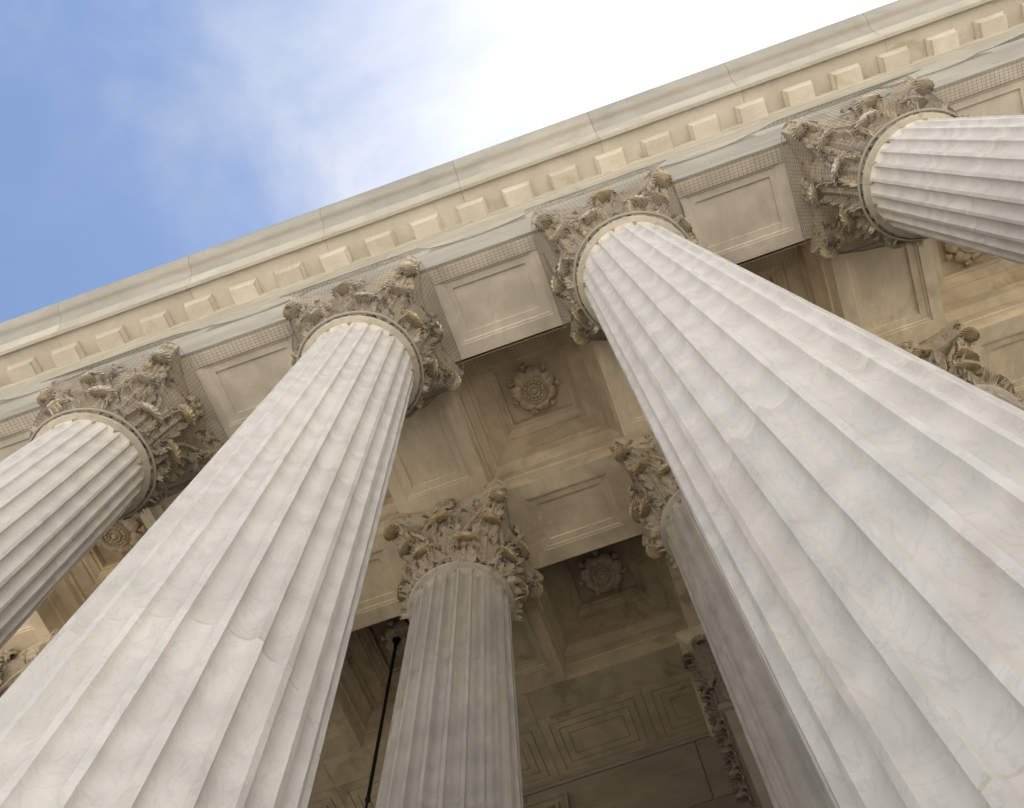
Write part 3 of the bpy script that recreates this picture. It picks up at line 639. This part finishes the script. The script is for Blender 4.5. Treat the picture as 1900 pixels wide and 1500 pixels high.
for i in (2,):
    t = thing('wall_pier', (i, 2 * D, ZS), ['wall pier behind the second front column', 'wall pier hidden behind the middle upright column', 'dark wall pier with leafy capital beside the shaded column', 'wall pier behind the largest column'][i], 'pier', 'wall piers')
    link('shaft', pr_sh, t); c = link('capital', pc_core, t); link('abacus', pc_ab, c)
    for k, ang in enumerate((pi, -pi / 2, 0)):
        for y in (-0.12, 0.0, 0.12) if ang == -pi / 2 else (-0.12, 0.0, 0.12, 0.24):
            o = link('low_leaf', leaf_f['low'], c, rz=ang)
            d = Vector((-sin(ang), cos(ang), 0)); s_ = y if ang == -pi / 2 else (y if ang == 0 else -y); o.location = d * s_ * U
        for y in (-0.06, 0.06) if ang == -pi / 2 else (-0.06, 0.06, 0.18):
            o = link('high_leaf', leaf_f['high'], c, rz=ang)
            d = Vector((-sin(ang), cos(ang), 0)); s_ = y if ang == -pi / 2 else (y if ang == 0 else -y); o.location = d * s_ * U
    for ang, y in ((pi, 0.17), (-pi / 2, -0.17), (-pi / 2, 0.17), (0, -0.17)):
        o = link('corner_leaf', leaf_f['corner'], c, rz=ang); o.location = Vector((-sin(ang), cos(ang), 0)) * y * U

for o in list(COL.objects):
    if o.name.startswith(('low_leaf', 'high_leaf', 'corner_leaf')) and o.data.name.startswith('pier_leaf'):
        for sl_ in o.material_slots: sl_.link = 'OBJECT'; sl_.material = MAT['wall']
# ------------------------------------------------------------------ hanging lamp on its rod
t = thing('hanging_lantern', (0.470, 1.5 * D - 0.03, ZS), 'black iron lantern rod hanging beside the left edge of the middle column', 'lantern')
b = MB(); b.lathe([(0.001, 0.275), (0.017, 0.272), (0.021, 0.262), (0.018, 0.250), (0.010, 0.235), (0.008, 0.20)], 20); part('canopy', b, 'iron', t, 40)
b = MB(); b.tube([(0, 0, 0.24), (0, 0, -0.74)], 0.0075, 10); part('rod', b, 'iron', t, 60)
b = MB(); b.ball((0, 0, -0.745), 0.0115, (1, 1, 1.2), 14, 8); part('knob', b, 'iron', t, 60)
b = MB(); b.tube([(0, 0, -0.755), (0, 0, -0.86)], 0.005, 8)
b.lathe([(0.004, -0.86), (0.03, -0.88), (0.085, -0.93), (0.10, -0.935), (0.10, -0.95)], 6)
for k in range(6): a = 2 * pi * k / 6; b.tube([(0.094 * cos(a), 0.094 * sin(a), -0.94), (0.08 * cos(a), 0.08 * sin(a), -1.20)], 0.006, 4)
b.lathe([(0.085, -1.20), (0.085, -1.215), (0.03, -1.24), (0.003, -1.27)], 6); part('cage', b, 'iron', t, 30)
b = MB(); b.lathe([(0.086, -0.955), (0.074, -1.195)], 6, False); part('glass', b, 'glass', t, 0)

# ------------------------------------------------------------------ bird netting
CELL = 0.0172; TW = 0.00062
def net_skirt():
    b = MB(); na = 132; nz = 27
    def P(a, q):
        ca, sa = cos(a), sin(a)
        c_ = 0.206; hs = 0.286; n_ = 7.0
        rs = hs / (abs(ca) ** n_ + abs(sa) ** n_) ** (1 / n_)
        k = q ** 0.74; r = lerp(c_, rs, k) + (0.005 * sin(5 * a + 6 * q) + 0.004 * sin(11 * a - 9 * q)) * sin(pi * q) - 0.010 * sin(pi * q) * (0.5 + 0.5 * cos(8 * a))
        return Vector((r * ca, r * sa, lerp(NECK + 0.004, -0.012, q)))
    for i in range(na): a = 2 * pi * i / na; b.tube([P(a, k / 16) for k in range(17)], TW, 3)
    for k in range(1, nz): b.tube([P(2 * pi * i / 72, k / nz) for i in range(72)], TW, 3, True)
    return b.mesh('net', 'net', 0), P
skirt_me, PN = net_skirt()
b = MB(); b.tube([PN(2 * pi * i / 72, 0.02) for i in range(72)], 0.0050, 6, True); rope_a = b.mesh('hem_rope', 'rope', 60)
b = MB(); b.tube([PN(2 * pi * i / 96, 1.0) for i in range(96)], 0.0016, 5, True); rope_b = b.mesh('hem_rope', 'rope', 60)
def top_z(x):
    d = abs(((x + 0.5) % 1.0) - 0.5)
    if d <= 0.26: return 0.43 - 0.03 * (1 - (d / 0.26) ** 2)
    q = (d - 0.26) / 0.24; return lerp(0.43, 0.290, 1 - (1 - q) ** 2.2)
def bot_y(x):
    d = abs(((x + 0.5) % 1.0) - 0.5); return (-0.286 if d < 0.285 else -0.2265)
def bot_z(x):
    d = abs(((x + 0.5) % 1.0) - 0.5); return -0.014 if d < 0.285 else 0.274
def net_curtain(x0, x1):
    b = MB()
    nx = int((x1 - x0) / CELL)
    def P(x, q):
        z = lerp(bot_z(x), top_z(x), q); y = lerp(bot_y(x), -0.2265 - 0.004 * (1 - q), min(1, q * 1.1)); return Vector((x, y, z))
    for xa, xb in ((0.0, 0.284), (0.286, 0.714), (0.716, 1.0)):
        n1 = int((xb - xa) / CELL)
        for i in range(n1 + 1): x = lerp(xa, xb, i / n1); b.tube([P(x, k / 4) for k in range(5)], TW, 3)
        for k in range(0, 8): b.tube([P(lerp(xa, xb, i / 24), k / 7) for i in range(25)], TW if k not in (0, 7) else 0.0011, 3)
    # under the soffit edge and up the inner edge
    xa, xb = x0 + 0.29, x1 - 0.29; n2 = int((xb - xa) / CELL)
    def Q(x, q):
        if q < 0.5: return Vector((x, lerp(-0.199, -0.130, q * 2), lerp(-0.005, -0.002, q * 2)))
        return Vector((x, lerp(0.198, 0.300, q * 2 - 1), lerp(-0.004, 0.115, q * 2 - 1)))
    for i in range(n2 + 1):
        x = lerp(xa, xb, i / n2); b.tube([Q(x, 0), Q(x, 0.499)], TW, 3); b.tube([Q(x, 0.5), Q(x, 1)], TW, 3)
    for k in range(7): b.tube([Q(xa, k / 6 * 0.499), Q(xb, k / 6 * 0.499)], TW if k < 6 else 0.0012, 3)
    for k in range(10): b.tube([Q(xa, 0.5 + k / 18), Q(xb, 0.5 + k / 18)], TW if k else 0.0014, 3)
    return b.mesh('net', 'net', 0)
cur_me = net_curtain(0.0, 1.0)
CN = ['leftmost front column', 'big pale column on the left', 'largest column', 'level-lying column at the right border']
for i in range(4):
    t = thing('bird_netting', (i, 0, ZS), 'square-meshed bird netting wrapped around the capital of the %s' % CN[i], 'netting', 'nets around the front capitals')
    tag(link('net', skirt_me, t), kind='stuff'); link('hem_rope', rope_a, t); link('hem_rope', rope_b, t)
for i in range(-1, 4):
    t = thing('netting_strip', (i, 0, ZS), 'strip of bird netting along the beam %s front column' % ORD[i], 'netting', 'nets along the front beams')
    tag(link('net', cur_me, t), kind='stuff')
